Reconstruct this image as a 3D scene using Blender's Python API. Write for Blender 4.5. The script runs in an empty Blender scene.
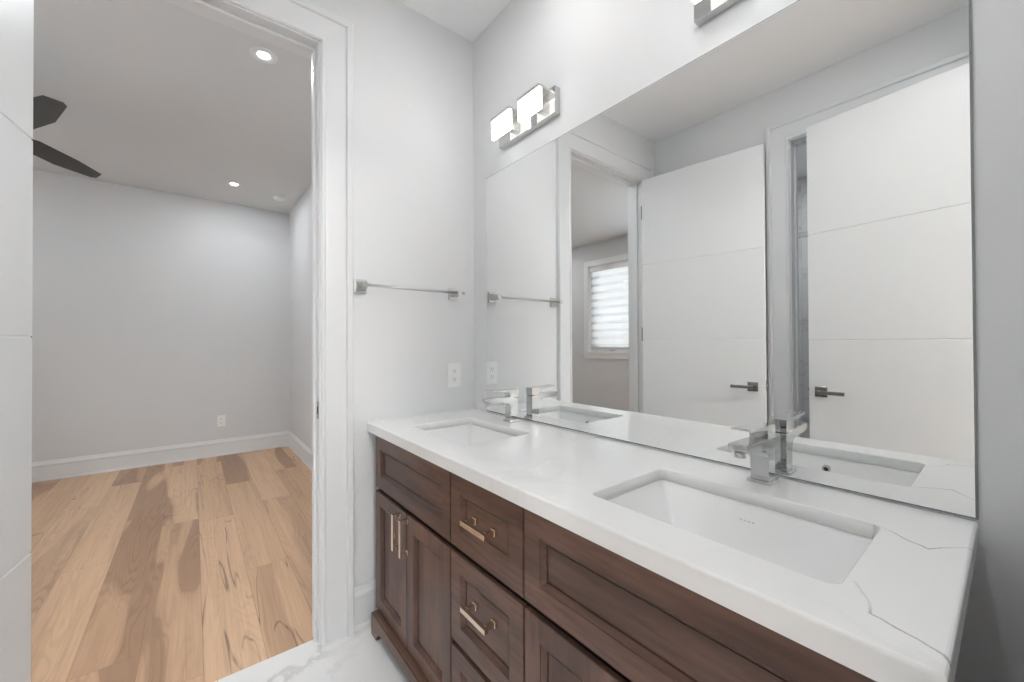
import bpy, bmesh, math, random
from mathutils import Vector, Matrix
R = math.radians
S = bpy.context.scene
C = S.collection
random.seed(4)

# ------------------------------------------------------------------ camera, world, exposure
cam_d = bpy.data.cameras.new('camera')
cam_d.sensor_width = 36.0
cam_d.lens = 36.0 * 399.7 / 1024.0
cam_d.clip_start = 0.01
cam = bpy.data.objects.new('camera', cam_d)
cam.matrix_world = (Matrix.Translation((0, 0, 1.2191)) @ Matrix.Rotation(R(-38.559), 4, 'Z')
                    @ Matrix.Rotation(R(90.43), 4, 'X') @ Matrix.Rotation(R(-0.28), 4, 'Z'))
C.objects.link(cam)
S.camera = cam

SKY_E = 1.0
world = bpy.data.worlds.new('daylight')
S.world = world
world.use_nodes = True
wb = world.node_tree.nodes['Background']
wb.inputs['Color'].default_value = (0.93, 0.965, 1.0, 1)
wb.inputs['Strength'].default_value = SKY_E

S.view_settings.view_transform = 'Standard'
S.view_settings.look = 'None'
S.view_settings.gamma = 1.0
S.view_settings.use_curve_mapping = False
S.view_settings.exposure = -0.12

S.cycles.max_bounces = 16
S.cycles.glossy_bounces = 14
S.cycles.diffuse_bounces = 8

FILL_BATH_W = 4.6
FILL_BATH2_W = 3
POT_BED_W = 7.2
FILL_HALL_W = 66
FILL_SHOWER_W = 14.0
PANEL_E = 12
WINDOW_W = 14.0
FILL_WINDOW_W = 150

# ------------------------------------------------------------------ measured layout (metres)
M = 1.157      # mirror wall
D = 1.772       # wall with the doorway and towel bar
LX = -0.576     # wall opposite the mirror
NY = -0.03      # near wall (camera stands in its doorway)
HC = 2.818      # ceiling
WT = 0.12       # wall thickness
B = 5.491       # bedroom far wall
BLX = -2.686     # bedroom left wall (window)
BRX = 0.914     # bedroom right wall
DH = 2.462      # door opening height
JL, JR = -0.397, 0.402   # doorway jamb faces
HZ = 0.88       # countertop height
CX = 0.596      # countertop front edge
CY0, CY1 = 0.0445, 1.772

# ------------------------------------------------------------------ material helpers
class NT:
    def __init__(s, name):
        s.m = bpy.data.materials.new(name); s.m.use_nodes = True
        s.t = s.m.node_tree; s.n = s.t.nodes; s.l = s.t.links
        s.bsdf = s.n['Principled BSDF']
    def node(s, kind, **kw):
        nd = s.n.new(kind)
        for k, v in kw.items(): setattr(nd, k, v)
        return nd
    def put(s, sock, v):
        if hasattr(v, 'is_output') or isinstance(v, bpy.types.NodeSocket): s.l.new(v, sock)
        else: sock.default_value = v
    def math(s, op, a, b=None, c=None, clamp=False):
        nd = s.node('ShaderNodeMath', operation=op, use_clamp=clamp)
        s.put(nd.inputs[0], a)
        if b is not None: s.put(nd.inputs[1], b)
        if c is not None: s.put(nd.inputs[2], c)
        return nd.outputs[0]
    def vm(s, op, a, b=None, scale=None):
        nd = s.node('ShaderNodeVectorMath', operation=op)
        s.put(nd.inputs[0], a)
        if b is not None: s.put(nd.inputs[1], b)
        if scale is not None: s.put(nd.inputs['Scale'], scale)
        return nd.outputs['Value'] if op in ('DOT_PRODUCT', 'LENGTH', 'DISTANCE') else nd.outputs[0]
    def pos(s):
        return s.node('ShaderNodeNewGeometry').outputs['Position']
    def sep(s, v):
        nd = s.node('ShaderNodeSeparateXYZ'); s.l.new(v, nd.inputs[0]); return nd.outputs
    def comb(s, x, y, z=0.0):
        nd = s.node('ShaderNodeCombineXYZ')
        for i, v in enumerate((x, y, z)): s.put(nd.inputs[i], v)
        return nd.outputs[0]
    def noise(s, v, scale=1.0, detail=3.0, rough=0.5, dist=0.0):
        nd = s.node('ShaderNodeTexNoise')
        s.l.new(v, nd.inputs['Vector']); nd.inputs['Scale'].default_value = scale
        nd.inputs['Detail'].default_value = detail; nd.inputs['Roughness'].default_value = rough
        nd.inputs['Distortion'].default_value = dist
        return nd.outputs['Fac']
    def white(s, v):
        nd = s.node('ShaderNodeTexWhiteNoise', noise_dimensions='3D'); s.l.new(v, nd.inputs['Vector'])
        return nd.outputs['Value'], nd.outputs['Color']
    def mix(s, f, a, b):
        nd = s.node('ShaderNodeMix', data_type='RGBA')
        s.put(nd.inputs['Factor'], f)
        for k, v in (('A', a), ('B', b)):
            sk = [i for i in nd.inputs if i.name == k and i.type == 'RGBA'][0]
            s.put(sk, v if not isinstance(v, tuple) else (v + (1,) if len(v) == 3 else v))
        return [o for o in nd.outputs if o.type == 'RGBA'][0]
    def smooth(s, v, lo, hi, a=0.0, b=1.0):
        nd = s.node('ShaderNodeMapRange', interpolation_type='SMOOTHSTEP')
        s.put(nd.inputs[0], v)
        for i, q in enumerate((lo, hi, a, b)): nd.inputs[i + 1].default_value = q
        return nd.outputs[0]
    def seg(s, p, a, b):
        ba = (b[0] - a[0], b[1] - a[1], 0.0); L2 = ba[0] ** 2 + ba[1] ** 2
        pa = s.vm('SUBTRACT', p, (a[0], a[1], 0.0))
        h = s.math('DIVIDE', s.vm('DOT_PRODUCT', pa, ba), L2, clamp=True)
        nd = s.node('ShaderNodeVectorMath', operation='SCALE'); nd.inputs[0].default_value = ba; s.l.new(h, nd.inputs['Scale'])
        return s.vm('LENGTH', s.vm('SUBTRACT', pa, nd.outputs[0]))
    def set(s, color=None, rough=None, metal=None, spec=None, bump=None, bump_s=0.1, bump_d=0.001):
        if color is not None: s.put(s.bsdf.inputs['Base Color'], color if not isinstance(color, tuple) else color[:3] + (1,))
        if rough is not None: s.put(s.bsdf.inputs['Roughness'], rough)
        if metal is not None: s.put(s.bsdf.inputs['Metallic'], metal)
        if spec is not None: s.put(s.bsdf.inputs['Specular IOR Level'], spec)
        if bump is not None:
            b = s.node('ShaderNodeBump'); b.inputs['Strength'].default_value = bump_s; b.inputs['Distance'].default_value = bump_d
            s.l.new(bump, b.inputs['Height']); s.l.new(b.outputs[0], s.bsdf.inputs['Normal'])
        return s.m

def simple(name, col, rough=0.5, metal=0.0, var=0.0, nscale=20.0, bump=0.0):
    t = NT(name)
    p = t.pos()
    n = t.noise(p, nscale, 3.0)
    c = t.mix(n, tuple(x * (1 - var) for x in col), tuple(min(1, x * (1 + var)) for x in col)) if var else col
    return t.set(c, rough, metal, bump=n if bump else None, bump_s=bump)

def emit(name, col, strength):
    t = NT(name)
    t.set(col, 0.4)
    t.bsdf.inputs['Emission Color'].default_value = col + (1,)
    t.bsdf.inputs['Emission Strength'].default_value = strength
    return t.m

MAT = {}
MAT['wall'] = simple('painted wall', (0.73, 0.735, 0.74), 0.75, var=0.008, nscale=3, bump=0.0)
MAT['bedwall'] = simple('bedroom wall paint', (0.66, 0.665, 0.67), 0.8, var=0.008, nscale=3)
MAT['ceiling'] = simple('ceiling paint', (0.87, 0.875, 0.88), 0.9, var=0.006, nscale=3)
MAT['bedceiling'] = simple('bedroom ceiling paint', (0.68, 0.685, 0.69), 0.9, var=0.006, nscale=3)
MAT['trim'] = simple('white trim paint', (0.72, 0.725, 0.73), 0.35, var=0.006, nscale=5)
MAT['door'] = simple('white door paint', (0.745, 0.75, 0.75), 0.4, var=0.006, nscale=5)
MAT['ceramic'] = simple('sink ceramic', (0.89, 0.89, 0.885), 0.08, var=0.004)
MAT['plastic'] = simple('white plastic', (0.84, 0.84, 0.83), 0.3, var=0.004)
MAT['dark'] = simple('dark slot', (0.02, 0.02, 0.02), 0.6, var=0.1)
MAT['chrome'] = simple('polished chrome', (0.60, 0.60, 0.595), 0.06, 1.0, var=0.02)
MAT['nickel'] = simple('brushed nickel', (0.62, 0.61, 0.59), 0.28, 1.0, var=0.04, nscale=60)
MAT['gunmetal'] = simple('dark nickel', (0.36, 0.35, 0.33), 0.25, 1.0, var=0.04, nscale=60)
MAT['bronze'] = simple('champagne bronze', (0.80, 0.67, 0.55), 0.25, 1.0, var=0.05, nscale=60)
MAT['mirror'] = simple('mirror silver', (0.90, 0.91, 0.905), 0.0, 1.0)
MAT['mirror_edge'] = simple('mirror glass edge', (0.35, 0.37, 0.36), 0.15, 0.6, var=0.05)
MAT['fan'] = simple('dark fan blade', (0.045, 0.042, 0.038), 0.5, var=0.2, nscale=8)
MAT['lamp'] = emit('lit acrylic', (0.975, 0.99, 1.0), PANEL_E)
MAT['lamp_back'] = emit('lit acrylic reverse', (1.0, 0.99, 0.97), 1.3)
MAT['pot'] = emit('lit downlight lens', (1.0, 0.98, 0.95), 9.0)
MAT['vinyl'] = simple('window vinyl', (0.80, 0.80, 0.80), 0.4, var=0.004)

def m_quartz():
    t = NT('white quartz')
    p = t.pos(); x = t.sep(p)
    wob = t.node('ShaderNodeTexNoise'); t.l.new(p, wob.inputs['Vector']); wob.inputs['Scale'].default_value = 28; wob.inputs['Detail'].default_value = 4
    off = t.vm('SCALE', t.vm('SUBTRACT', wob.outputs['Color'], (0.5, 0.5, 0.5)), scale=0.016)
    q = t.comb(x[0], x[1], 0.0)
    q = t.vm('MULTIPLY', t.vm('ADD', q, off), (1, 1, 0))
    def poly(pts, w):
        d = None
        for a, b in zip(pts, pts[1:]):
            s_ = t.seg(q, a, b)
            d = s_ if d is None else t.math('MINIMUM', d, s_)
        return t.smooth(d, 0.0003, w, 1.0, 0.0)
    v1 = poly([(0.995, 0.166), (0.986, 0.154), (0.943, 0.092), (0.994, 0.055), (1.01, 0.03)], 0.0028)
    v2 = poly([(0.731, 0.143), (0.70, 0.126), (0.663, 0.115), (0.654, 0.095), (0.637, 0.048), (0.59, 0.02)], 0.003)
    v3 = poly([(0.60, 0.86), (0.70, 0.82), (0.82, 0.86), (0.93, 0.78)], 0.004)
    fade = t.smooth(t.noise(p, 14, 2), 0.3, 0.62, 0.25, 1.0)
    n = t.noise(q, 2.2, 5.0, 0.55, 0.8)
    soft = t.smooth(t.math('ABSOLUTE', t.math('SUBTRACT', n, 0.5)), 0.0, 0.02, 1.0, 0.0)
    soft = t.math('MULTIPLY', soft, t.smooth(t.noise(p, 3.0, 2), 0.45, 0.7))
    col = t.mix(t.math('MULTIPLY', soft, 0.16), (0.86, 0.86, 0.85), (0.45, 0.44, 0.42))
    vv = t.math('MULTIPLY', t.math('MAXIMUM', v1, v2), fade)
    vv = t.math('MAXIMUM', vv, t.math('MULTIPLY', v3, 0.18))
    col = t.mix(t.math('MULTIPLY', vv, 0.75), col, (0.30, 0.29, 0.27))
    return t.set(col, 0.13)
MAT['quartz'] = m_quartz()

def m_tile(name, sx, sy, axes, base, vein, grout, rough=0.15):
    t = NT(name)
    p = t.pos(); x = t.sep(p)
    u, v = x[axes[0]], x[axes[1]]
    iu = t.math('FLOOR', t.math('DIVIDE', t.math('ADD', u, 10.13), sx)); iv = t.math('FLOOR', t.math('DIVIDE', t.math('ADD', v, 10.07), sy))
    fu = t.math('FRACT', t.math('DIVIDE', t.math('ADD', u, 10.13), sx)); fv = t.math('FRACT', t.math('DIVIDE', t.math('ADD', v, 10.07), sy))
    _, rc = t.white(t.comb(iu, iv, 3.0))
    q = t.vm('ADD', t.comb(u, v, 0.0), t.vm('SCALE', rc, scale=20.0))
    n = t.noise(q, 1.9, 6.0, 0.6, 1.3)
    ln = t.smooth(t.math('ABSOLUTE', t.math('SUBTRACT', n, 0.5)), 0.0, 0.045, 1.0, 0.0)
    ln = t.math('MULTIPLY', ln, t.smooth(t.noise(q, 2.5, 2), 0.42, 0.65))
    cl = t.noise(q, 1.2, 3)
    col = t.mix(t.math('MULTIPLY', cl, 0.12), base, vein)
    col = t.mix(t.math('MULTIPLY', ln, 0.55), col, vein)
    e = t.math('MINIMUM', t.math('MULTIPLY', t.math('MINIMUM', fu, t.math('SUBTRACT', 1.0, fu)), sx),
               t.math('MULTIPLY', t.math('MINIMUM', fv, t.math('SUBTRACT', 1.0, fv)), sy))
    g = t.smooth(e, 0.0008, 0.0022, 1.0, 0.0)
    col = t.mix(g, col, grout)
    return t.set(col, rough)
MAT['tile'] = m_tile('marble floor tile', 0.60, 0.60, (0, 1), (0.84, 0.84, 0.835), (0.38, 0.38, 0.38), (0.55, 0.55, 0.54))
MAT['walltile_x'] = m_tile('shower wall tile side', 0.60, 0.30, (1, 2), (0.58, 0.58, 0.58), (0.3, 0.3, 0.31), (0.4, 0.4, 0.4))
MAT['walltile_y'] = m_tile('shower wall tile end', 0.60, 0.30, (0, 2), (0.58, 0.58, 0.58), (0.3, 0.3, 0.31), (0.4, 0.4, 0.4))

def m_wood_floor():
    t = NT('hickory plank floor')
    p = t.pos(); x = t.sep(p)
    w, L = 0.196, 1.7
    xs = t.math('DIVIDE', t.math('ADD', x[0], 5.065), w)
    i = t.math('FLOOR', xs); fx = t.math('FRACT', xs)
    r0, _ = t.white(t.comb(i, 7.0, 1.0))
    ys = t.math('DIVIDE', t.math('ADD', x[1], t.math('MULTIPLY', r0, 9.0)), L)
    j = t.math('FLOOR', ys); fy = t.math('FRACT', ys)
    rv, rc = t.white(t.comb(i, j, 2.0))
    rs = t.sep(rc)
    offs = t.vm('SCALE', rc, scale=37.0)
    g1 = t.vm('ADD', t.comb(t.math('MULTIPLY', x[0], 5.2), t.math('MULTIPLY', x[1], 0.55), 0.0), offs)
    big = t.noise(g1, 1.0, 1.6, 0.4, 0.35)
    heart = t.math('MULTIPLY', t.smooth(big, 0.45, 0.54), t.smooth(rs[0], 0.15, 0.55))
    edge = t.math('MULTIPLY', t.smooth(t.math('ABSOLUTE', t.math('SUBTRACT', big, 0.51)), 0.0, 0.014, 1.0, 0.0), t.smooth(rs[0], 0.2, 0.65))
    ring = t.math('SINE', t.math('MULTIPLY', t.noise(g1, 1.0, 3.0, 0.4, 0.5), 170.0))
    ring = t.math('MULTIPLY', t.smooth(ring, -0.2, 1.0), t.smooth(t.noise(g1, 2.4, 3), 0.3, 0.65))
    g2 = t.vm('ADD', t.comb(t.math('MULTIPLY', x[0], 120.0), t.math('MULTIPLY', x[1], 2.6), 0.0), offs)
    fib = t.noise(g2, 1.0, 3.0, 0.6)
    g4 = t.vm('ADD', t.comb(t.math('MULTIPLY', x[0], 26.0), t.math('MULTIPLY', x[1], 1.1), 4.0), offs)
    streak = t.noise(g4, 1.0, 3.0, 0.55, 0.4)
    g3 = t.vm('ADD', t.comb(t.math('MULTIPLY', x[0], 6.5), t.math('MULTIPLY', x[1], 0.6), 9.0), offs)
    mn = t.noise(g3, 1.0, 2.2, 0.42, 0.7)
    mineral = t.smooth(t.math('ABSOLUTE', t.math('SUBTRACT', mn, 0.5)), 0.0, 0.011, 1.0, 0.0)
    mineral = t.math('MULTIPLY', t.math('MULTIPLY', mineral, t.smooth(rs[1], 0.38, 0.65)), t.smooth(streak, 0.35, 0.6))
    light = t.mix(rs[2], (0.700, 0.470, 0.305), (0.590, 0.380, 0.232))
    light = t.mix(t.math('MULTIPLY', t.smooth(rv, 0.7, 0.8), 0.6), light, (0.44, 0.27, 0.168))
    col = t.mix(t.math('MULTIPLY', t.smooth(streak, 0.35, 0.75), 0.38), light, (0.39, 0.235, 0.14))
    col = t.mix(t.math('MULTIPLY', heart, 0.82), col, (0.325, 0.190, 0.115))
    col = t.mix(t.math('MULTIPLY', edge, 0.30), col, (0.20, 0.11, 0.06))
    col = t.mix(t.math('MULTIPLY', ring, t.math('ADD', 0.12, t.math('MULTIPLY', heart, 0.34))), col, (0.20, 0.105, 0.058))
    col = t.mix(t.math('MULTIPLY', t.smooth(fib, 0.42, 0.8), 0.28), col, (0.27, 0.155, 0.09))
    col = t.mix(t.math('MULTIPLY', mineral, 0.72), col, (0.12, 0.062, 0.035))
    kp = t.vm('ADD', t.comb(t.math('MULTIPLY', x[0], 5.0), t.math('MULTIPLY', x[1], 2.6), 0.0), offs)
    vo = t.node('ShaderNodeTexVoronoi'); t.l.new(kp, vo.inputs['Vector']); vo.inputs['Scale'].default_value = 1.0
    kn = t.math('MULTIPLY', t.smooth(vo.outputs['Distance'], 0.02, 0.055, 1.0, 0.0), t.smooth(rs[1], 0.3, 0.5))
    col = t.mix(t.math('MULTIPLY', kn, 0.75), col, (0.07, 0.035, 0.02))
    e = t.math('MINIMUM', t.math('MULTIPLY', t.math('MINIMUM', fx, t.math('SUBTRACT', 1.0, fx)), w),
               t.math('MULTIPLY', t.math('MINIMUM', fy, t.math('SUBTRACT', 1.0, fy)), L))
    sm = t.smooth(e, 0.0004, 0.0014, 1.0, 0.0)
    col = t.mix(t.math('MULTIPLY', sm, 0.55), col, (0.16, 0.085, 0.045))
    return t.set(col, 0.42, bump=fib, bump_s=0.06)
MAT['woodfloor'] = m_wood_floor()

def m_cabinet(name, horiz):
    t = NT(name)
    p = t.pos(); x = t.sep(p)
    oi = t.node('ShaderNodeObjectInfo').outputs['Random']
    o = t.math('MULTIPLY', oi, 30.0)
    if horiz: g = t.comb(t.math('ADD', x[2], o), t.math('MULTIPLY', x[1], 0.10), x[0])
    else: g = t.comb(t.math('ADD', x[1], o), t.math('MULTIPLY', x[2], 0.10), x[0])
    f = t.noise(g, 70.0, 4.0, 0.6)
    b = t.noise(g, 9.0, 3.0, 0.55)
    col = t.mix(t.smooth(b, 0.32, 0.68), (0.092, 0.050, 0.038), (0.190, 0.102, 0.072))
    col = t.mix(t.math('MULTIPLY', t.smooth(f, 0.4, 0.72), 0.5), col, (0.060, 0.031, 0.023))
    return t.set(col, 0.30, spec=0.35, bump=f, bump_s=0.03)
MAT['cab'] = m_cabinet('stained maple upright grain', False)
MAT['cab_h'] = m_cabinet('stained maple level grain', True)
MAT['cab_in'] = simple('cabinet shadow gap', (0.018, 0.012, 0.010), 0.8, var=0.1)  # near-black colour puts the shade into the gaps between fronts

def m_glass(name, rough=0.0):
    t = NT(name)
    t.set((1, 1, 1), rough)
    t.bsdf.inputs['Transmission Weight'].default_value = 1.0
    t.bsdf.inputs['IOR'].default_value = 1.45
    return t.m
MAT['glass'] = m_glass('clear glass')

def m_blind():
    t = NT('blind fabric')
    x = t.sep(t.pos())
    f = t.noise(t.pos(), 90, 2)
    c = t.mix(f, (0.78, 0.78, 0.77), (0.86, 0.86, 0.86))
    t.set(c, 0.9)
    tr = t.node('ShaderNodeBsdfTranslucent'); tr.inputs['Color'].default_value = (0.85, 0.85, 0.84, 1)
    mx = t.node('ShaderNodeMixShader'); mx.inputs[0].default_value = 0.72
    t.l.new(t.bsdf.outputs[0], mx.inputs[1]); t.l.new(tr.outputs[0], mx.inputs[2])
    t.l.new(mx.outputs[0], t.n['Material Output'].inputs[0])
    return t.m
MAT['blind'] = m_blind()
def m_sheer():
    t = NT('sheer blind mesh')
    t.set(t.mix(t.noise(t.pos(), 60, 2), (0.8, 0.8, 0.8), (0.86, 0.86, 0.86)), 0.9)
    tp = t.node('ShaderNodeBsdfTransparent')
    mx = t.node('ShaderNodeMixShader'); mx.inputs[0].default_value = 0.35
    t.l.new(t.bsdf.outputs[0], mx.inputs[1]); t.l.new(tp.outputs[0], mx.inputs[2])
    t.l.new(mx.outputs[0], t.n['Material Output'].inputs[0])
    return t.m
MAT['sheer'] = m_sheer()

# ------------------------------------------------------------------ mesh helpers
def box(bm, x0, x1, y0, y1, z0, z1, bev=0.0, seg=2, mi=0):
    r = bmesh.ops.create_cube(bm, size=1.0)
    vs = r['verts']
    for v in vs:
        v.co = Vector(((x0 + x1) / 2 + v.co.x * (x1 - x0), (y0 + y1) / 2 + v.co.y * (y1 - y0), (z0 + z1) / 2 + v.co.z * (z1 - z0)))
    fs = list({f for v in vs for f in v.link_faces})
    for f in fs: f.material_index = mi
    if bev > 0:
        es = list({e for v in vs for e in v.link_edges})
        rr = bmesh.ops.bevel(bm, geom=es, offset=bev, segments=seg, profile=0.5, affect='EDGES')
        for f in rr['faces']: f.material_index = mi
    return bm

def cyl(bm, p0, p1, r0, r1=None, n=24, caps=True, mi=0):
    r1 = r0 if r1 is None else r1
    p0, p1 = Vector(p0), Vector(p1)
    a = (p1 - p0).normalized()
    q = a.orthogonal().normalized(); s = a.cross(q)
    A = [bm.verts.new(p0 + r0 * (math.cos(2 * math.pi * k / n) * q + math.sin(2 * math.pi * k / n) * s)) for k in range(n)]
    Bv = [bm.verts.new(p1 + r1 * (math.cos(2 * math.pi * k / n) * q + math.sin(2 * math.pi * k / n) * s)) for k in range(n)]
    fs = [bm.faces.new((A[k], A[(k + 1) % n], Bv[(k + 1) % n], Bv[k])) for k in range(n)]
    for f in fs: f.smooth = True
    if caps:
        fs.append(bm.faces.new(A[::-1])); fs.append(bm.faces.new(Bv))
    for f in fs: f.material_index = mi

def lathe(bm, prof, c=(0, 0, 0), n=32, mi=0):
    rings = []
    for r, z in prof:
        rings.append([bm.verts.new((c[0] + r * math.cos(2 * math.pi * k / n), c[1] + r * math.sin(2 * math.pi * k / n), c[2] + z)) for k in range(n)])
    for a, b in zip(rings, rings[1:]):
        for k in range(n):
            f = bm.faces.new((a[k], a[(k + 1) % n], b[(k + 1) % n], b[k])); f.smooth = True; f.material_index = mi
    bm.faces.new(rings[0][::-1]).material_index = mi
    bm.faces.new(rings[-1]).material_index = mi

def prism(bm, pts, axis, a0, a1, bev=0.0, mi=0, seg=2):
    """extrude a 2-D outline along an axis: axis 0 -> pts are (y,z); 1 -> (x,z); 2 -> (x,y)"""
    def P(u, v, a):
        return (a, u, v) if axis == 0 else (u, a, v) if axis == 1 else (u, v, a)
    A = [bm.verts.new(P(u, v, a0)) for u, v in pts]; Bv = [bm.verts.new(P(u, v, a1)) for u, v in pts]
    n = len(pts)
    fs = [bm.faces.new((A[k], A[(k + 1) % n], Bv[(k + 1) % n], Bv[k])) for k in range(n)]
    fs += [bm.faces.new(A[::-1]), bm.faces.new(Bv)]
    for f in fs: f.material_index = mi
    if bev:
        es = list({e for f in fs for e in f.edges if e.calc_length() > bev * 2.2})
        bmesh.ops.bevel(bm, geom=es, offset=bev, segments=seg, profile=0.5, affect='EDGES')

def rrect(cx, cy, hx, hy, r, n=6):
    out = []
    for qx, qy, a0 in ((1, 1, 0), (-1, 1, 90), (-1, -1, 180), (1, -1, 270)):
        for k in range(n + 1):
            a = R(a0 + 90 * k / n)
            out.append((cx + qx * (hx - r) + r * math.cos(a), cy + qy * (hy - r) + r * math.sin(a)))
    return out

def ring(bm, pts, z): return [bm.verts.new((x, y, z)) for x, y in pts]
def bridge(bm, a, b, smooth=True, mi=0):
    n = len(a)
    for k in range(n):
        f = bm.faces.new((a[k], a[(k + 1) % n], b[(k + 1) % n], b[k])); f.smooth = smooth; f.material_index = mi

def obj(name, bm, mats, parent=None, loc=None, smooth_angle=None):
    bmesh.ops.recalc_face_normals(bm, faces=bm.faces[:])
    me = bpy.data.meshes.new(name)
    bm.to_mesh(me); bm.free()
    for m in (mats if isinstance(mats, (list, tuple)) else [mats]):
        me.materials.append(MAT[m])
    o = bpy.data.objects.new(name, me)
    C.objects.link(o)
    if parent: o.parent = parent
    if loc: o.location = loc
    return o

def NB(): return bmesh.new()
def tag(o, label, cat, group=None):
    o['label'] = label; o['category'] = cat
    if group: o['group'] = group
    return o
def thing(name, label, cat, loc=(0, 0, 0), rz=0.0, group=None):
    o = bpy.data.objects.new(name, None); C.objects.link(o)
    o.empty_display_size = 0.1
    o.location = loc; o.rotation_euler = (0, 0, rz)
    return tag(o, label, cat, group)
def struct(name, bm, mats, parent=None, loc=None, label=None):
    o = obj(name, bm, mats, parent, loc)
    if parent is None: o['kind'] = 'structure'
    if label: o['label'] = label
    return o
def dup(root, loc, rz, label):
    r = root.copy(); C.objects.link(r); r.location = loc; r.rotation_euler = (0, 0, rz); r['label'] = label
    for ch in list(root.children):
        c = ch.copy(); C.objects.link(c); c.parent = r
        for g in ch.children:
            d = g.copy(); C.objects.link(d); d.parent = c
    return r

# ------------------------------------------------------------------ SETTING: floors, ceilings, walls
TY = D + 0.045        # line where tile meets planks
bm = NB(); box(bm, M - 1.9, M, NY - 0.06, D, -0.06, 0); box(bm, JL - .02, JR + .02, D, TY, -0.06, 0)
struct('floor', bm, 'tile', label='white marble tiled bathroom floor')
bm = NB(); box(bm, BLX, BRX, D + WT, B, -0.06, 0); box(bm, JL - .02, JR + .02, TY, D + WT, -0.06, 0)
struct('floor.001', bm, 'woodfloor', label='blond hickory plank floor of the bedroom')
bm = NB(); box(bm, -1.3, 1.3, -2.2, NY - 0.06, -0.06, 0); struct('floor.002', bm, 'woodfloor')
bm = NB(); box(bm, -2.3, M - 1.9, -0.25, 1.66, -0.06, 0); struct('floor.003', bm, 'tile')
bm = NB(); box(bm, LX, M, NY, D, HC, HC + 0.06); struct('ceiling', bm, 'ceiling')
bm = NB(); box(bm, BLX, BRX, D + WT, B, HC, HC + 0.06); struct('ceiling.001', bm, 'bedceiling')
bm = NB(); box(bm, -1.3, 1.3, -2.2, NY - WT, HC, HC + 0.06); struct('ceiling.002', bm, 'ceiling')
bm = NB(); box(bm, -2.3, LX - WT, -0.25, 1.66, HC, HC + 0.06); struct('ceiling.003', bm, 'ceiling')

bm = NB(); box(bm, M, M + WT, NY - WT, D + WT, 0, HC); struct('wall_right', bm, 'wall')
# doorway wall: bathroom face and bedroom face painted differently
def wall_with_gap_y(name, x0, x1, ya, yb, gx0, gx1, gz, mats, face_mi):
    bm = NB()
    for a, b, z0, z1 in ((x0, gx0, 0, HC), (gx1, x1, 0, HC), (gx0, gx1, gz, HC)):
        box(bm, a, b, ya, yb, z0, z1)
    for f in bm.faces:
        if f.normal.y > 0.5: f.material_index = face_mi
    return struct(name, bm, mats)
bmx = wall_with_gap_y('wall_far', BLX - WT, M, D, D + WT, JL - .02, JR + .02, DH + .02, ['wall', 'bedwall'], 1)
wall_with_gap_y('wall_near', LX - WT, M, NY - WT, NY, -0.40, 0.40, DH + .02, ['wall', 'wall'], 0)
DY0, DY1 = 0.10, 0.845    # doorway of the shower room in the opposite wall
bm = NB()
for a, b, z0, z1 in ((NY, DY0 - .02, 0, HC), (DY1 + .02, D, 0, HC), (DY0 - .02, DY1 + .02, DH + .02, HC)):
    box(bm, LX - WT, LX, a, b, z0, z1)
struct('wall_left', bm, 'wall')
# bedroom
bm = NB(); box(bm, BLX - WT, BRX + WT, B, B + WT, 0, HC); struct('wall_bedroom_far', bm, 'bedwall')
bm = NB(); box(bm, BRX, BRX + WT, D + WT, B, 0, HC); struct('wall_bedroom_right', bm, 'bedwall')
WY0, WY1, WZ0, WZ1 = 3.42, 4.26, 1.09, 2.45
VW0, VW1 = 2.10, 2.94  # opening for the added second window, out of view
bm = NB()
for a, b, z0, z1 in ((D + WT, VW0, 0, HC), (VW1, WY0, 0, HC), (WY1, B, 0, HC), (WY0, WY1, 0, WZ0), (WY0, WY1, WZ1, HC), (VW0, VW1, 0, WZ0), (VW0, VW1, WZ1, HC)):
    box(bm, BLX - WT, BLX, a, b, z0, z1)
struct('wall_bedroom_left', bm, 'bedwall')
# shower room
bm = NB(); box(bm, -2.42, -2.3, -0.37, 1.78, 0, HC); struct('wall_shower_back', bm, 'walltile_x')
bm = NB(); box(bm, -2.3, LX - WT, 1.66, 1.78, 0, HC); struct('wall_shower_far', bm, 'walltile_y')
bm = NB(); box(bm, -2.3, LX - WT, -0.37, -0.25, 0, HC); struct('wall_shower_near', bm, 'walltile_y')
# hall behind the camera
bm = NB(); box(bm, -1.42, -1.3, -2.32, NY - WT, 0, HC); struct('wall_hall_left', bm, 'wall')
bm = NB(); box(bm, 1.3, 1.42, -2.32, NY - WT, 0, HC); struct('wall_hall_right', bm, 'wall')
bm = NB(); box(bm, -1.3, 1.3, -2.32, -2.2, 0, HC); struct('wall_hall_back', bm, 'wall')

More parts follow.
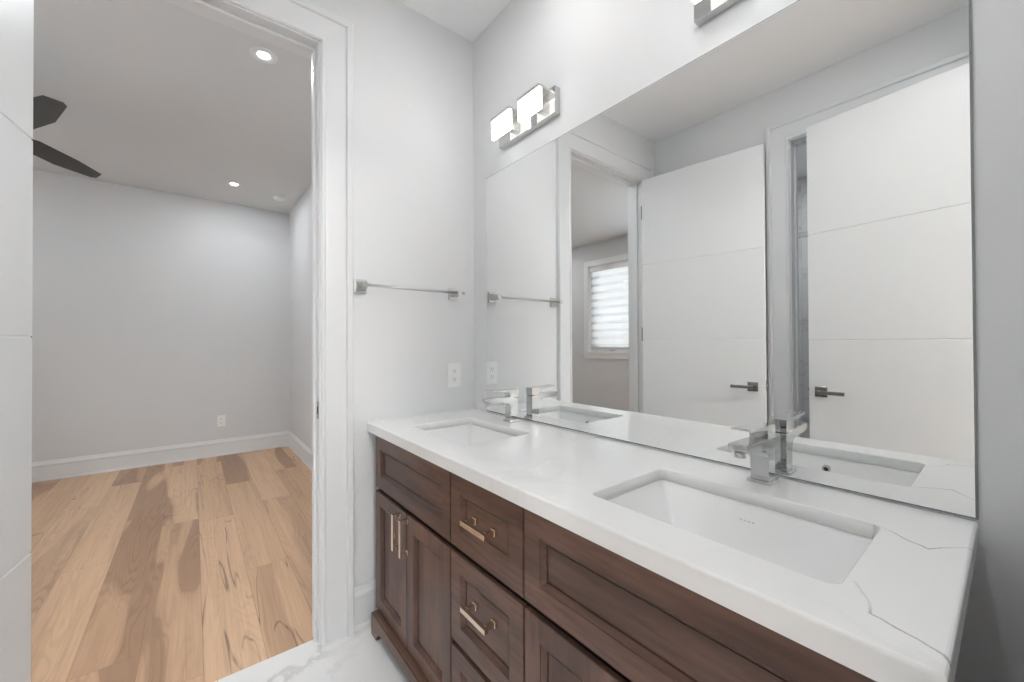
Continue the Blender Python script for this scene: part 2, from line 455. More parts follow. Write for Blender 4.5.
# ------------------------------------------------------------------ SETTING: trim
# casing section, distance outward from the opening -> projection from wall
CAS = [(0.006, 0.0), (0.006, 0.012), (0.012, 0.0175), (0.020, 0.0175), (0.024, 0.012), (0.034, 0.0135),
       (0.102, 0.0185), (0.104, 0.026), (0.108, 0.029), (0.126, 0.030), (0.130, 0.026), (0.130, 0.0)]
def casing(name, plane, sgn, axis, a0, a1, zt, lo_cut=None, hi_cut=None):
    """mitred casing round an opening a0..a1 along axis (0: wall faces y, 1: wall faces x)"""
    bm = NB()
    sections = []
    for k in range(4):
        row = []
        for d, pr in CAS:
            a = (a0 - d) if k in (0, 1) else (a1 + d)
            if lo_cut is not None: a = max(a, lo_cut)
            if hi_cut is not None: a = min(a, hi_cut)
            z = 0.0 if k in (0, 3) else zt + d
            q = plane + sgn * pr
            row.append(bm.verts.new((a, q, z) if axis == 0 else (q, a, z)))
        sections.append(row)
    for A, Bv in zip(sections, sections[1:]):
        for i in range(len(CAS) - 1):
            bm.faces.new((A[i], A[i + 1], Bv[i + 1], Bv[i]))
    bm.faces.new(sections[0]); bm.faces.new(sections[3][::-1])
    bmesh.ops.remove_doubles(bm, verts=bm.verts[:], dist=1e-6)
    return struct(name, bm, 'trim')
casing('trim_1', D, -1, 0, JL, JR, DH, lo_cut=LX + 0.002)
casing('trim_2', D + WT, 1, 0, JL, JR, DH)
casing('trim_3', LX, 1, 1, DY0, DY1, DH, lo_cut=NY + .002)
casing('trim_4', NY - WT, -1, 0, -0.40 + .015, 0.40 - .015, DH)

def jamb(name, axis, a0, a1, q0, q1, stop0, stop1, zt):
    """lining of an opening with its door stop"""
    bm = NB()
    def bx(a, b, q, w, z0, z1, bev=0.0015):
        if axis == 0: box(bm, a, b, q, w, z0, z1, bev)
        else: box(bm, q, w, a, b, z0, z1, bev)
    bx(a0 - .02, a0, q0, q1, 0, zt + .02); bx(a1, a1 + .02, q0, q1, 0, zt + .02); bx(a0, a1, q0, q1, zt, zt + .02)
    bx(a0, a0 + .012, stop0, stop1, 0, zt - .012, .003); bx(a1 - .012, a1, stop0, stop1, 0, zt - .012, .003)
    bx(a0, a1, stop0, stop1, zt - .012, zt, .003)
    return struct(name, bm, 'trim')
j1 = jamb('trim_5', 0, JL, JR, D - .004, D + WT + .004, D + .04, D + .075, DH)
jamb('trim_6', 1, DY0, DY1, LX - WT - .004, LX + .004, LX - .08, LX - .045, DH)
jamb('trim_7', 0, -0.385, 0.385, NY - WT - .004, NY + .004, NY - .08, NY - .045, DH)
# strike plate let into the right jamb
bm = NB(); box(bm, JR - 0.0015, JR + 0.0005, D + .004, D + .034, 0.915, 0.985, .0006)
box(bm, JR - 0.0022, JR - 0.0012, D + .012, D + .026, 0.935, 0.965, mi=1)
obj('strike_plate', bm, ['gunmetal', 'dark'], j1)['label'] = 'dark metal strike plate'

BB = [(0, 0), (0.020, 0), (0.020, 0.012), (0.014, 0.020), (0.014, 0.130), (0.018, 0.136), (0.018, 0.150), (0.010, 0.162), (0.008, 0.172), (0.004, 0.178), (0, 0.178)]
def baseboard(name, axis, plane, sgn, a0, a1, mat='trim'):
    bm = NB()
    pts = [(plane + sgn * d, z) for d, z in BB]
    if axis == 0: prism(bm, pts, 0, a0, a1)       # wall faces y, runs along x
    else: prism(bm, pts, 1, a0, a1)               # wall faces x, runs along y
    return struct(name, bm, mat)
baseboard('baseboard_far', 0, D, -1, JR + .131, M)
baseboard('baseboard_left', 1, LX, 1, DY1 + .131, D)
baseboard('baseboard_bedroom_far', 0, B, -1, BLX, BRX)
baseboard('baseboard_bedroom_right', 1, BRX, -1, D + WT, B - .02)
baseboard('baseboard_bedroom_left', 1, BLX, 1, D + WT, B - .02)
baseboard('baseboard_bedroom_near', 0, D + WT, 1, BLX + .02, JL - .131)
baseboard('baseboard_right', 1, M, -1, NY, 0.10)

# ------------------------------------------------------------------ SETTING: door leaves (local: hinge at origin, leaf runs along -y, shown face at +x)
def lever_handle(parent, y, x, sx, toward, label):
    """square rose with a flat lever; sx: which way it stands out, toward: lever direction along y"""
    bm = NB()
    box(bm, min(x, x + sx * .009), max(x, x + sx * .009), y - .029, y + .029, .914, .972, .002)
    o = obj('handle_rose', bm, 'gunmetal', parent); o['label'] = 'dark nickel square rose'
    bm = NB()
    cyl(bm, (x + sx * .008, y, .943), (x + sx * .045, y, .943), .011)
    y1 = y + toward * .118
    box(bm, min(x + sx * .038, x + sx * .050), max(x + sx * .038, x + sx * .050), min(y - toward * .011, y1), max(y - toward * .011, y1), .933, .953, .003)
    o = obj('handle_lever', bm, 'gunmetal', parent); o['label'] = 'dark nickel flat lever'
def door_leaf(name, loc, rz, L, hinge_zs, label):
    T = 0.035
    bm = NB()
    box(bm, -T + .003, -.003, -L + .003, -.003, 0.012, 2.454)
    zs = [0.010, 0.632, 1.246, 1.812, 2.457]
    for a, b in zip(zs, zs[1:]):
        lo = a + (0.0018 if a > .1 else 0); hi = b - (0.0018 if b < 2.4 else 0)
        box(bm, -T, 0, -L, 0, lo, hi, 0.0018, 1)
    o = struct(name, bm, 'door', loc=loc, label=label)
    o.rotation_euler = (0, 0, rz)
    for z in hinge_zs:
        hb = NB(); cyl(hb, (-.0175, .008, z - .05), (-.0175, .008, z + .05), .0065)
        box(hb, -.033, -.002, -.001, .0025, z - .05, z + .05)
        obj('hinge', hb, 'gunmetal', o)['label'] = 'dark metal butt hinge'
    lever_handle(o, -L + .068, 0, 1, 1, '')
    lever_handle(o, -L + .068, -T, -1, 1, '')
    lb = NB(); box(lb, -.029, -.006, -L - .0012, -L + .001, .92, .985, .0005); cyl(lb, (-.0175, -L - .009, .953), (-.0175, -L, .953), .009)
    obj('latch_plate', lb, 'chrome', o)
    return o
door_leaf('door_1', (-.3605, 1.752, 0), R(-7.6), 0.80, (0.25, 1.29, 2.215), 'white flush door with level grooves, hinged at the bedroom doorway and swung fully open')
# second leaf hinges on the near wall, free end pointing away from the camera (mirrored copy of the first)
def door_leaf_near(name, hinge, free):
    hx, hy = hinge; fx, fy = free
    L = math.hypot(fx - hx, fy - hy); T = 0.035
    ang = math.atan2(-(fx - hx), fy - hy)
    bm = NB()
    box(bm, -T + .003, -.003, .003, L - .003, 0.012, 2.454)
    zs = [0.010, 0.622, 1.231, 1.834, 2.457]
    for a, b in zip(zs, zs[1:]):
        lo = a + (0.0018 if a > .1 else 0); hi = b - (0.0018 if b < 2.4 else 0)
        box(bm, -T, 0, 0, L, lo, hi, 0.0018, 1)
    o = struct(name, bm, 'door', loc=(hx, hy, 0), label='white flush door with level grooves, swung open in front of the shower room doorway')
    o.rotation_euler = (0, 0, ang)
    for z in (0.25, 1.31, 2.235):
        hb = NB(); cyl(hb, (-.0175, -.008, z - .05), (-.0175, -.008, z + .05), .0065)
        box(hb, -.033, -.002, -.0025, .001, z - .05, z + .05)
        obj('hinge', hb, 'gunmetal', o)['label'] = 'dark metal butt hinge'
    lever_handle(o, L - .060, 0, 1, -1, '')
    lever_handle(o, L - .060, -T, -1, -1, '')
    lb = NB(); box(lb, -.029, -.006, L - .001, L + .0012, .92, .985, .0005); cyl(lb, (-.0175, L, .953), (-.0175, L + .009, .953), .009)
    obj('latch_plate', lb, 'chrome', o)
    return o
door_leaf_near('door_2', (-.368, -.028), (-.455, .732))

# ------------------------------------------------------------------ SETTING: bedroom window
X = BLX
def casement(name, label, WY0, WY1, watts):
    bm = NB()
    for a, b, z0, z1 in ((WY0 - .09, WY0, WZ0 - .0, WZ1 + .09), (WY1, WY1 + .09, WZ0 - .0, WZ1 + .09), (WY0, WY1, WZ1, WZ1 + .09)):
        box(bm, X, X + .02, a, b, z0, z1, .003)
    box(bm, X, X + .035, WY0 - .11, WY1 + .11, WZ0 - .03, WZ0, .004); box(bm, X, X + .018, WY0 - .09, WY1 + .09, WZ0 - .10, WZ0 - .03, .003)
    for a, b, z0, z1 in ((WY0, WY0 + .012, WZ0, WZ1), (WY1 - .012, WY1, WZ0, WZ1), (WY0, WY1, WZ0, WZ0 + .012), (WY0, WY1, WZ1 - .012, WZ1)):
        box(bm, X - WT, X, a, b, z0, z1)
    win = struct(name, bm, 'vinyl', label=label)
    bm = NB()
    f0, f1, g0, g1 = WY0 + .012, WY1 - .012, WZ0 + .012, WZ1 - .012
    for a, b, z0, z1 in ((f0, f0 + .055, g0, g1), (f1 - .055, f1, g0, g1), (f0 + .055, f1 - .055, g0, g0 + .055), (f0 + .055, f1 - .055, g1 - .055, g1)):
        box(bm, X - .10, X - .06, a, b, z0, z1, .004)
    obj('window_frame', bm, 'vinyl', win)
    bm = NB(); box(bm, X - .084, X - .078, f0 + .05, f1 - .05, g0 + .05, g1 - .05); obj('pane', bm, 'glass', win)
    bm = NB(); ym = (f0 + f1) / 2
    box(bm, X - .06, X - .045, ym - .04, ym + .04, g0 + .006, g0 + .03, .004); cyl(bm, (X - .05, ym, g0 + .02), (X - .03, ym + .055, g0 + .014), .006, .005)
    obj('crank_handle', bm, 'nickel', win)
    # daylight falling through this opening
    ld = bpy.data.lights.new('window_daylight', 'AREA'); ld.shape = 'RECTANGLE'; ld.size = WZ1 - WZ0; ld.size_y = WY1 - WY0
    ld.energy = watts; ld.color = (0.88, 0.945, 1.0)
    lo = bpy.data.objects.new('window_daylight', ld); C.objects.link(lo)
    lo.location = (X - WT - .12, (WY0 + WY1) / 2, (WZ0 + WZ1) / 2); lo.rotation_euler = (0, R(-90), 0)
casement('window_1', 'bedroom casement window with white casing, sill and a banded roller blind', WY0, WY1, WINDOW_W)
casement('window_added', 'unseen second bedroom casement window added to bring in daylight, nearer the doorway wall', VW0, VW1, FILL_WINDOW_W)  # unseen window added for soft daylight across the bedroom
# zebra roller blind hung inside the opening
bl = thing('roller_blind', 'white roller blind with level opaque and sheer bands in the bedroom window', 'blind', (X - .03, (WY0 + WY1) / 2, WZ1 - .012))
hw = (WY1 - WY0) / 2 - .02
bm = NB(); box(bm, -.02, .028, -hw, hw, -.075, -.002, .006); obj('cassette', bm, 'vinyl', bl)
top, bot = -.075, -(WZ1 - WZ0) + .085
nb = 10; step = (top - bot) / nb
for k in range(nb):
    z1 = top - k * step
    bm = NB(); box(bm, .004, .0055, -hw + .006, hw - .006, z1 - step * .62, z1); obj('opaque_band', bm, 'blind', bl)
    bm = NB(); box(bm, .004, .0055, -hw + .006, hw - .006, z1 - step, z1 - step * .62); obj('sheer_band', bm, 'sheer', bl)
bm = NB(); box(bm, -.006, .015, -hw + .003, hw - .003, bot - .028, bot, .004); obj('bottom_rail', bm, 'nickel', bl)

# ------------------------------------------------------------------ VANITY CABINET
VY0, VY1 = 0.090, 1.714
FX = 0.613                   # outer face of doors and drawer fronts
FT = 0.020
van = thing('vanity_cabinet', 'dark brown stained wooden double vanity cabinet under the white countertop', 'cabinet', (FX, (VY0 + VY1) / 2, 0))
vo = Vector(van.location)
def part(name, bm, mats, parent, label=None):
    o = obj(name, bm, mats, parent)
    o.data.transform(Matrix.Translation(-vo))
    if label: o['label'] = label
    return o
bm = NB()
box(bm, FX + FT + .016, M - .02, VY0, VY1, 0.09, 0.66)
box(bm, FX + FT + .016, FX + FT + .030, VY0, VY1, 0.66, HZ - .04)
box(bm, M - .04, M - .02, VY0, VY1, 0.66, HZ - .04)
for yy in (VY0, VY1 - .018): box(bm, FX + FT + .030, M - .04, yy, yy + .018, 0.66, HZ - .04)
body = part('carcass', bm, 'cab_in', van, 'frame behind the doors, coloured near black as gap shade')
for yy, s_ in ((VY0, -1), (VY1, 1)):
    bm = NB(); box(bm, FX + FT, M - .018, yy + (0 if s_ > 0 else -.014), yy + (.014 if s_ > 0 else 0), 0.0, HZ - .041, .001)
    part('side_panel', bm, 'cab', van)
# plinth with bracket feet
bm = NB()
y0, y1 = VY0 + .014, VY1 - .014
pts = [(y1, 0), (y1, .090), (y0, .090), (y0, 0), (y0 + .055, 0), (y0 + .062, .022), (y0 + .085, .040), (y0 + .12, .048),
       (y1 - .12, .048), (y1 - .085, .040), (y1 - .062, .022), (y1 - .055, 0)]
prism(bm, pts, 0, FX - .025, FX + .006, .0015)
box(bm, FX - .017, FX + FT, y0 + .004, y1 - .004, .089, .0945, .002)
box(bm, FX + .006, FX + .05, y0, y0 + .02, 0, .090); box(bm, FX + .006, FX + .05, y1 - .02, y1, 0, .090)
part('plinth', bm, 'cab_h', van)
# shaker fronts with a stepped bead
PROF = [(0, .006), (0, .0185), (.0015, .020), (.054, .020), (.0550, .0175), (.0570, .0170), (.0665, .0100), (.0672, .0015), (.0700, .0015), (.0706, .0078)]
def front(y0, y1, z0, z1, name, mat, stile=.056, label=None):
    bm = NB()
    k = stile - .056
    rows = []
    for ins, h in PROF:
        i = ins + (k if ins > .01 else 0)
        x = FX + FT - h
        rows.append([bm.verts.new(c) for c in ((x, y0 + i, z0 + i), (x, y1 - i, z0 + i), (x, y1 - i, z1 - i), (x, y0 + i, z1 - i))])
    for a, b in zip(rows, rows[1:]): bridge(bm, a, b, False)
    bm.faces.new(rows[-1]); bm.faces.new(rows[0][::-1])
    return part(name, bm, mat, van, label)
def pull_bar(parent, c, vertical, L=.128):
    """squared bar pull on two posts, centre c=(y,z) on the recessed panel or stile"""
    bm = NB(); h = L / 2; t = .0066
    x0, x1 = FX - .035, FX - .022
    y, z = c
    xb = FX
    def b(ya, yb, za, zb, xa, xc): box(bm, xa, xc, y + ya, y + yb, z + za, z + zb, .0012)
    if vertical:
        b(-t, t, -h, h, x0, x1)
        for s in (-1, 1): b(-t, t, s * (h - .007) - t, s * (h - .007) + t, x1 - .001, xb + .001); b(-.009, .009, s * (h - .010) - .009, s * (h - .010) + .009, xb - .006, xb + .001)
    else:
        xb = FX + .0122
        b(-h, h, -t, t, x0, x1)
        for s in (-1, 1): b(s * (h - .014) - t, s * (h - .014) + t, -t, t, x1 - .001, xb + .001); b(s * (h - .014) - .009, s * (h - .014) + .009, -.009, .009, xb - .010, xb + .001)
    return part('bar_pull', bm, 'bronze', parent, 'champagne bronze squared bar pull')
Z = (0.096, 0.314, 0.331, 0.595, 0.614, 0.832)
YL0, YL1, YMa, YMb, YR0, YR1 = 1.078, VY1, 0.733, 1.072, VY0, 0.727
front(YL0, YL1, Z[4], Z[5], 'false_front', 'cab_h')
front(YR0, YR1, Z[4], Z[5], 'false_front', 'cab_h')
d = front(YMa, YMb, Z[4], Z[5], 'drawer', 'cab_h'); pull_bar(d, (.9035, .723), False, .118)
d = front(YMa, YMb, Z[2], Z[3], 'drawer', 'cab_h'); pull_bar(d, (.9035, .484), False, .118)
d = front(YMa, YMb, Z[0], Z[1], 'drawer', 'cab_h'); pull_bar(d, (.9035, .213), False, .118)
yc = (YL0 + YL1) / 2
d = front(yc + .0015, YL1, Z[0], Z[3], 'door', 'cab'); pull_bar(d, (1.449, .518), True, .134)
d = front(YL0, yc - .0015, Z[0], Z[3], 'door', 'cab'); pull_bar(d, (1.382, .518), True, .134)
yc = (YR0 + YR1) / 2
d = front(yc + .0015, YR1, Z[0], Z[3], 'door', 'cab'); pull_bar(d, (yc + .034, .524), True, .134)
d = front(YR0, yc - .0015, Z[0], Z[3], 'door', 'cab'); pull_bar(d, (yc - .034, .524), True, .134)

# ------------------------------------------------------------------ COUNTERTOP with two cut-outs
SINKS = [((0.702, 0.997), (0.1555, 0.600)), ((0.716, 1.004), (1.143, 1.575))]
CT = 0.040
bm = NB()
e = .005
def rect(i): return [(CX + i, CY0 + i), (M - .001, CY0 + i), (M - .001, CY1 - .001), (CX + i, CY1 - .001)]
lv = [(0.001, HZ - CT), (0, HZ - CT + .001), (0, HZ - e), (e * .13, HZ - e * .5), (e * .5, HZ - e * .13), (e, HZ)]
IT = .030
lv = [(.045, HZ - IT), (.045, HZ - CT)] + lv
rows = [ring(bm, [(min(x, M - .001), min(y, CY1 - .001)) for x, y in (rect(i) if i < .04 else [(CX + i, CY0 + i), (M - .001, CY0 + i), (M - .001, CY1 - .001), (CX + i, CY1 - .001)])], z) for i, z in lv]
for a, b in zip(rows, rows[1:]): bridge(bm, a, b, False)
tops, bots = [rows[-1]], [rows[0]]
for (xa, xb), (ya, yb) in SINKS:
    cx, cy, hx, hy = (xa + xb) / 2, (ya + yb) / 2, (xb - xa) / 2, (yb - ya) / 2
    a = ring(bm, rrect(cx, cy, hx + .003, hy + .003, .022), HZ)
    b = ring(bm, rrect(cx, cy, hx + .0008, hy + .0008, .020), HZ - .0009)
    c = ring(bm, rrect(cx, cy, hx, hy, .0192), HZ - .003)
    d_ = ring(bm, rrect(cx, cy, hx, hy, .0192), HZ - IT)
    for p_, q_ in ((a, b), (b, c), (c, d_)): bridge(bm, p_, q_)
    tops.append(a); bots.append(d_)
def cap(loops):
    es = []
    for lp in loops:
        for k in range(len(lp)):
            ed = bm.edges.get((lp[k], lp[(k + 1) % len(lp)])) or bm.edges.new((lp[k], lp[(k + 1) % len(lp)]))
            es.append(ed)
    bmesh.ops.triangle_fill(bm, use_beauty=True, use_dissolve=False, edges=es)
cap(tops); cap(bots)
ct = obj('countertop', bm, 'quartz')
tag(ct, 'white quartz countertop with grey veins and two sink cut-outs on the brown vanity', 'countertop')

# ------------------------------------------------------------------ SINKS
def sink(loc, hx, hy, label, mark):
    t = thing('undermount_sink', label, 'sink', loc, 0, 'undermount sinks')
    g = .004
    # profile: (inset from rim, depth) from rim flange to bottom
    bm = NB()
    def rr(i, r, sh=0): return rrect(0, 0, hx + g - i, hy + g - i * (1 + sh), r)
    inner = [(-.016, .0), (0, 0), (.003, -.002), (.006, -.010), (.014, -.030), (.034, -.075), (.050, -.106), (.060, -.119), (.080, -.127)]
    outer = [(-.016, -.010), (-.006, -.012), (.002, -.030), (.022, -.080), (.040, -.116), (.055, -.132), (.080, -.140)]
    def rad(i): return max(.011, .022 - max(i, 0) * .4)
    A = [ring(bm, rr(i, .026 if i <= 0 else rad(i), .25), z) for i, z in inner]
    for a, b in zip(A, A[1:]): bridge(bm, a, b)
    # bottom falls to the drain
    dr = [bm.verts.new((math.cos(2 * math.pi * k / len(A[-1])) * .022, math.sin(2 * math.pi * k / len(A[-1])) * .022, -.133)) for k in range(len(A[-1]))]
    # align ring start with rounded rectangle order
    bridge(bm, A[-1], dr)
    O = [ring(bm, rr(i, .026 if i <= 0 else rad(i), .25), z) for i, z in outer]
    for a, b in zip(O, O[1:]): bridge(bm, a, b)
    dr2 = [bm.verts.new((v.co.x, v.co.y, -.145)) for v in dr]
    bridge(bm, O[-1], dr2); bridge(bm, dr, dr2); bridge(bm, A[0], O[0], False)
    obj('basin', bm, 'ceramic', t)
    bm = NB(); lathe(bm, [(.003, -.152), (.021, -.152), (.0215, -.1335), (.026, -.131), (.027, -.1295), (.022, -.128), (.016, -.129), (.003, -.1295)])
    obj('drain', bm, 'chrome', t)['label'] = 'chrome drain fitting'
    # overflow on the front wall of the bowl
    n = 24; bm = NB()
    zc, xw = -.036, -(hx + g - .0167)
    cyl(bm, (xw - .004, 0, zc), (xw + .003, 0, zc), .0125, .0115, n, mi=0)
    cyl(bm, (xw + .002, 0, zc), (xw + .0034, 0, zc), .0065, .0065, n, mi=1)
    obj('overflow_ring', bm, ['chrome', 'dark'], t)['label'] = 'chrome overflow ring with a dark hole'
    if mark:
        bm = NB()
        zq = -.036; xq = hx + g - .0162
        for k, wd in enumerate((.006, .004, .006, .005)):
            yk = .016 - k * .0085
            box(bm, xq - .001, xq + .002, yk - wd / 2, yk + wd / 2, zq - .0018, zq + .0018)
        obj('maker_mark', bm, 'nickel', t)['label'] = 'tiny grey printed mark'
    return t
for k, ((xa, xb), (ya, yb)) in enumerate(SINKS):
    sink(((xa + xb) / 2, (ya + yb) / 2, HZ - IT - .0006), (xb - xa) / 2, (yb - ya) / 2,
         ('white rectangular undermount sink nearest the camera, set in the right half of the countertop',
          'white rectangular undermount sink beside the towel bar wall, at the far end of the countertop')[k], k == 0)

# ------------------------------------------------------------------ FAUCETS
def arc(cx, cz, r, a0, a1, n=8): return [(cx + r * math.cos(R(a0 + (a1 - a0) * k / n)), cz + r * math.sin(R(a0 + (a1 - a0) * k / n))) for k in range(n + 1)]
def faucet(loc, label):
    t = thing('faucet', label, 'faucet', loc, 0, 'chrome faucets')
    bm = NB(); box(bm, -.027, .027, -.027, .027, 0, .008, .0015); obj('base_plate', bm, 'chrome', t)
    bm = NB()
    # side outline: column flowing into a flat spout toward the bowl
    pts = [(.021, .007), (.021, .104), (-.02, .110), (-.144, .113), (-.146, .110), (-.144, .098), (-.130, .092), (-.06, .088)]
    pts += [(x, z) for x, z in arc(-.046, .063, .025, 90, 0, 8)][1:] + [(-.021, .007)]
    prism(bm, pts, 1, -.020, .020, .0015)
    for f in bm.faces:
        if abs(f.normal.y) < .2 and f.calc_area() < 4e-4: f.smooth = True
    obj('spout_body', bm, 'chrome', t)
    bm = NB(); lathe(bm, [(.011, -.008), (.011, .004)], (-.130, 0, .0905), 20); 
    obj('aerator', bm, 'nickel', t)
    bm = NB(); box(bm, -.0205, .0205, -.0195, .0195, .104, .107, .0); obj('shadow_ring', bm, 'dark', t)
    bm = NB()
    prism(bm, [(.022, .107), (.022, .1405), (-.08, .1425), (-.126, .1455), (-.127, .1415), (-.08, .1365), (-.024, .1335), (-.022, .107)], 1, -.021, .021, .0015)
    obj('lever', bm, 'chrome', t)
    return t
faucet((1.090, .385, HZ), 'chrome square single-lever faucet behind the sink nearest the camera')
faucet((1.090, 1.372, HZ), 'chrome square single-lever faucet behind the far sink, next to the wall outlet')

# ------------------------------------------------------------------ MIRROR
bm = NB()
my0, my1, mz0, mz1 = 0.0435, 1.652, HZ + .004, 2.0544
x0, x1 = M - .006, M - .0005
bv = .004
A = [bm.verts.new((x1, y, z)) for y, z in ((my0, mz0), (my1, mz0), (my1, mz1), (my0, mz1))]
Bq = [bm.verts.new((x0 + .0025, y, z)) for y, z in ((my0, mz0), (my1, mz0), (my1, mz1), (my0, mz1))]
Cq = [bm.verts.new((x0, y, z)) for y, z in ((my0 + bv, mz0 + bv), (my1 - bv, mz0 + bv), (my1 - bv, mz1 - bv), (my0 + bv, mz1 - bv))]
bridge(bm, A, Bq, False, 1); bridge(bm, Bq, Cq, False, 1); bm.faces.new(Cq).material_index = 0; bm.faces.new(A[::-1]).material_index = 1
mir = obj('wall_mirror', bm, ['mirror', 'mirror_edge'])
tag(mir, 'large frameless wall mirror standing above the white countertop', 'mirror')

# ------------------------------------------------------------------ VANITY LIGHTS
def vanity_light(loc, label):
    t = thing('vanity_light', label, 'wall light', loc, 0, 'vanity lights')
    bm = NB(); box(bm, -.030, -.0005, -.188, .188, -.055, .055, .0015); obj('back_plate', bm, 'chrome', t)
    for s in (-1, 1):
        yc = s * .0955
        bm = NB()
        # satin cap along the top with a front lip, and a short arm to the plate
        box(bm, -.092, -.030, yc - .067, yc + .067, .040, .050, .001)
        box(bm, -.096, -.091, yc - .067, yc + .067, .037, .050, .001)
        box(bm, -.076, -.0295, yc - .014, yc + .014, -.010, .040, .001)
        obj('arm', bm, 'nickel', t)
        bm = NB(); box(bm, -.092, -.076, yc - .066, yc + .066, -.045, .0398, .002)
        for f in bm.faces:
            if f.normal.x > .7: f.material_index = 1
        obj('light_panel', bm, ['lamp', 'lamp_back'], t)['label'] = 'glowing white acrylic panel'
    return t
vanity_light((M, 1.319, 2.1975), 'lit chrome two-panel vanity light near the towel bar wall, left end of the mirror')
vanity_light((M, .378, 2.1975), 'lit chrome two-panel vanity light cut off by the top of the photo')

# ------------------------------------------------------------------ TOWEL BAR
tb = thing('towel_bar', 'brushed nickel towel bar on the wall between the doorway and the mirror', 'towel bar', (.798, D, 1.473))
bm = NB(); cyl(bm, (-.235, -.062, 0), (.262, -.062, 0), .0065, n=20); obj('bar', bm, 'nickel', tb)
for xx in (-.232, .231):
    bm = NB(); box(bm, xx - .027, xx + .027, -.010, -.0005, -.030, .030, .004, 3)
    r0 = [(xx - .017, -.019), (xx + .017, -.019), (xx + .017, .019), (xx - .017, .019)]
    r1 = [(xx - .011, -.012), (xx + .011, -.012), (xx + .011, .012), (xx - .011, .012)]
    a = [bm.verts.new((x, -.009, z)) for x, z in r0]; b = [bm.verts.new((x, -.050, z)) for x, z in r1]; c = [bm.verts.new((x, -.073, z)) for x, z in r1]
    bridge(bm, a, b, False); bridge(bm, b, c, False); bm.faces.new(a[::-1]); bm.faces.new(c)
    obj('post', bm, 'nickel', tb)

# ------------------------------------------------------------------ OUTLETS (local: plate faces -y)
def outlet(loc, label, size=(.074, .122), decor=True):
    t = thing('wall_outlet', label, 'outlet', loc)
    w, h = size[0] / 2, size[1] / 2
    bm = NB(); box(bm, -w, w, -.006, -.0005, -h, h, .002); obj('cover_plate', bm, 'plastic', t)
    for s in (-1, 1):
        bm = NB(); zc = s * h * .34
        prism(bm, rrect(0, zc, .017, .0145, .006), 1, -.0078, -.0055)
        for dx in (-.0065, .0065): box(bm, dx - .0011, dx + .0011, -.0082, -.0070, zc - .001, zc + .008, mi=1)
        cyl(bm, (0, -.0070, zc - .007), (0, -.0082, zc - .007), .0026, n=12, mi=1)
        obj('socket', bm, ['plastic', 'dark'], t)
    bm = NB(); cyl(bm, (0, -.0055, 0), (0, -.0072, 0), .0032, n=14); obj('screw', bm, 'plastic', t)
    return t
outlet((1.034, D, 1.0625), 'white duplex wall outlet above the left end of the countertop')
outlet((.243, B, .382), 'small white wall outlet low on the bedroom wall above the baseboard', (.074, .125))

# ------------------------------------------------------------------ DOWNLIGHTS, SMOKE DETECTOR, FAN
def downlight(loc, label, watts, group, r=.029, col=(.955, .982, 1.0)):
    t = thing('downlight', label, 'ceiling light', loc, 0, group)
    bm = NB()
    n = 32
    pr = [(r, .004), (r + .002, -.004), (r + .030, -.006), (r + .036, -.003), (r + .036, .0)]
    rows = [[bm.verts.new((q * math.cos(2 * math.pi * k / n), q * math.sin(2 * math.pi * k / n), z)) for k in range(n)] for q, z in pr]
    for a, b in zip(rows, rows[1:]): bridge(bm, a, b)
    obj('trim_ring', bm, 'trim', t)
    bm = NB(); lathe(bm, [(.002, -.001), (r, -.001), (r, -.0005), (.002, -.0005)][:2], (0, 0, -.0015), n); obj('lens', bm, 'pot', t)['label'] = 'glowing white lens'
    l = bpy.data.lights.new('downlight_lamp', 'AREA'); l.shape = 'DISK'; l.size = 2 * r; l.energy = watts; l.color = col
    lo = bpy.data.objects.new('downlight_lamp', l); C.objects.link(lo); lo.parent = t; lo.location = (0, 0, -.008)
    return t
g = 'bedroom downlights'
downlight((.302, 2.562, HC), 'lit round ceiling downlight in the bedroom close to the doorway head', POT_BED_W, g, col=(.89, .955, 1.0))
downlight((.313, 4.80, HC), 'lit round ceiling downlight in the bedroom near the far wall', POT_BED_W, g, col=(.89, .955, 1.0))
downlight((-2.0, 2.59, HC), 'added, unseen bedroom ceiling downlight on the window side, near the doorway wall', POT_BED_W, g, col=(.89, .955, 1.0))  # out-of-view lamp added to help light the bedroom
downlight((-2.0, 4.84, HC), 'added, unseen bedroom ceiling downlight on the window side, near the far wall', POT_BED_W, g, col=(.89, .955, 1.0))  # likewise an unseen lamp, added for bedroom brightness
g = 'added bathroom downlights'
downlight((.35, .30, HC), 'added, unseen bathroom ceiling downlight above the photographer', FILL_BATH_W, g)  # unseen fill lamp, added to even out the bathroom light
downlight((.75, 1.0, HC), 'added, unseen bathroom ceiling downlight above the middle of the vanity', FILL_BATH2_W, g)  # second added bathroom fill lamp, kept out of view
downlight((0.05, -1.72, HC), 'added, unseen wide flush ceiling light in the hall behind the photographer', FILL_HALL_W, 'added hall lights', r=.24, col=(.88, .95, 1.0))  # added fill lamp, unseen, sends light in through the near doorway
downlight((-1.45, .9, HC), 'added, unseen ceiling downlight in the shower room', FILL_SHOWER_W, 'added shower downlights')  # unseen lamp added to light the shower room

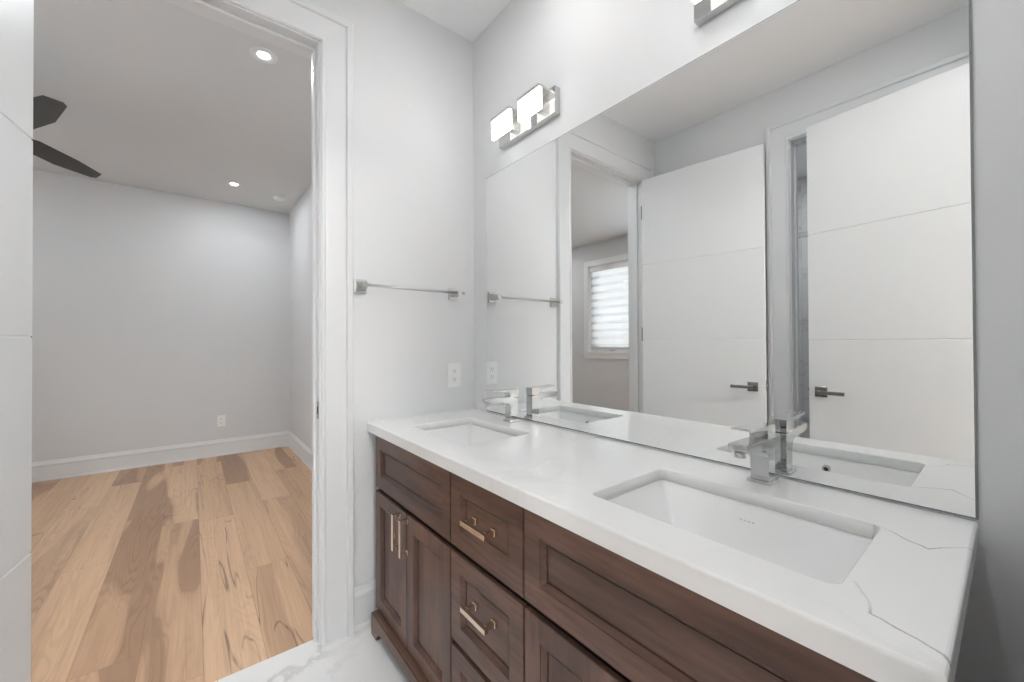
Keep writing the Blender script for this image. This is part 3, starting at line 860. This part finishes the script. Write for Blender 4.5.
sd = thing('smoke_detector', 'white round smoke detector on the bedroom ceiling near the corner', 'smoke detector', (.714, 4.89, HC))
bm = NB(); lathe(bm, [(.060, 0), (.062, -.008), (.060, -.012)], n=32); obj('mount_plate', bm, 'plastic', sd)
bm = NB(); lathe(bm, [(.052, -.012), (.054, -.020), (.050, -.036), (.036, -.044), (.004, -.046)], n=32); obj('housing', bm, 'plastic', sd)

fan = thing('ceiling_fan', 'dark ceiling fan on the bedroom ceiling, partly hidden by the open door', 'fan', (-.90, 3.66, HC))
bm = NB(); lathe(bm, [(.065, 0), (.068, -.02), (.05, -.045), (.02, -.055)]); obj('canopy', bm, 'gunmetal', fan)
bm = NB(); cyl(bm, (0, 0, -.05), (0, 0, -.28), .013); obj('downrod', bm, 'gunmetal', fan)
bm = NB(); lathe(bm, [(.03, -.26), (.085, -.275), (.10, -.30), (.10, -.36), (.085, -.385), (.04, -.395)]); obj('motor', bm, 'gunmetal', fan)
FAN_A = 62.0
for k in range(3):
    bm = NB()
    L0, L1 = .09, .70
    out = [(L0, -.03), (.18, -.075), (.45, -.078), (L1 - .04, -.062), (L1, .0), (L1 - .02, .022), (.45, .072), (.18, .070), (L0, .03)]
    prism(bm, out, 2, -.004, .004, .0012)
    a = R(FAN_A + 120 * k)
    bm.transform(Matrix.Rotation(a, 4, 'Z') @ Matrix.Translation((0, 0, -.335)) @ Matrix.Rotation(R(-11), 4, 'X'))
    obj('blade', bm, 'fan', fan)

# ------------------------------------------------------------------ SHOWER seen through the gap beside the second door
sh = thing('shower_screen', 'clear glass shower screen with chrome rails in the room behind the second door', 'shower screen', (-1.45, .9, 0))
bm = NB(); box(bm, -.004, .004, -.15, .755, .03, 2.05, .001); obj('glass_panel', bm, 'glass', sh)
bm = NB(); box(bm, -.012, .012, -1.14, .757, 2.05, 2.085, .002); obj('top_rail', bm, 'chrome', sh)
bm = NB(); box(bm, -.012, .012, -.17, -.15, .0, 2.05, .002); obj('stile', bm, 'chrome', sh)
bm = NB(); box(bm, -.03, .03, -1.14, .757, 0.001, .03, .003); obj('sill_rail', bm, 'chrome', sh)
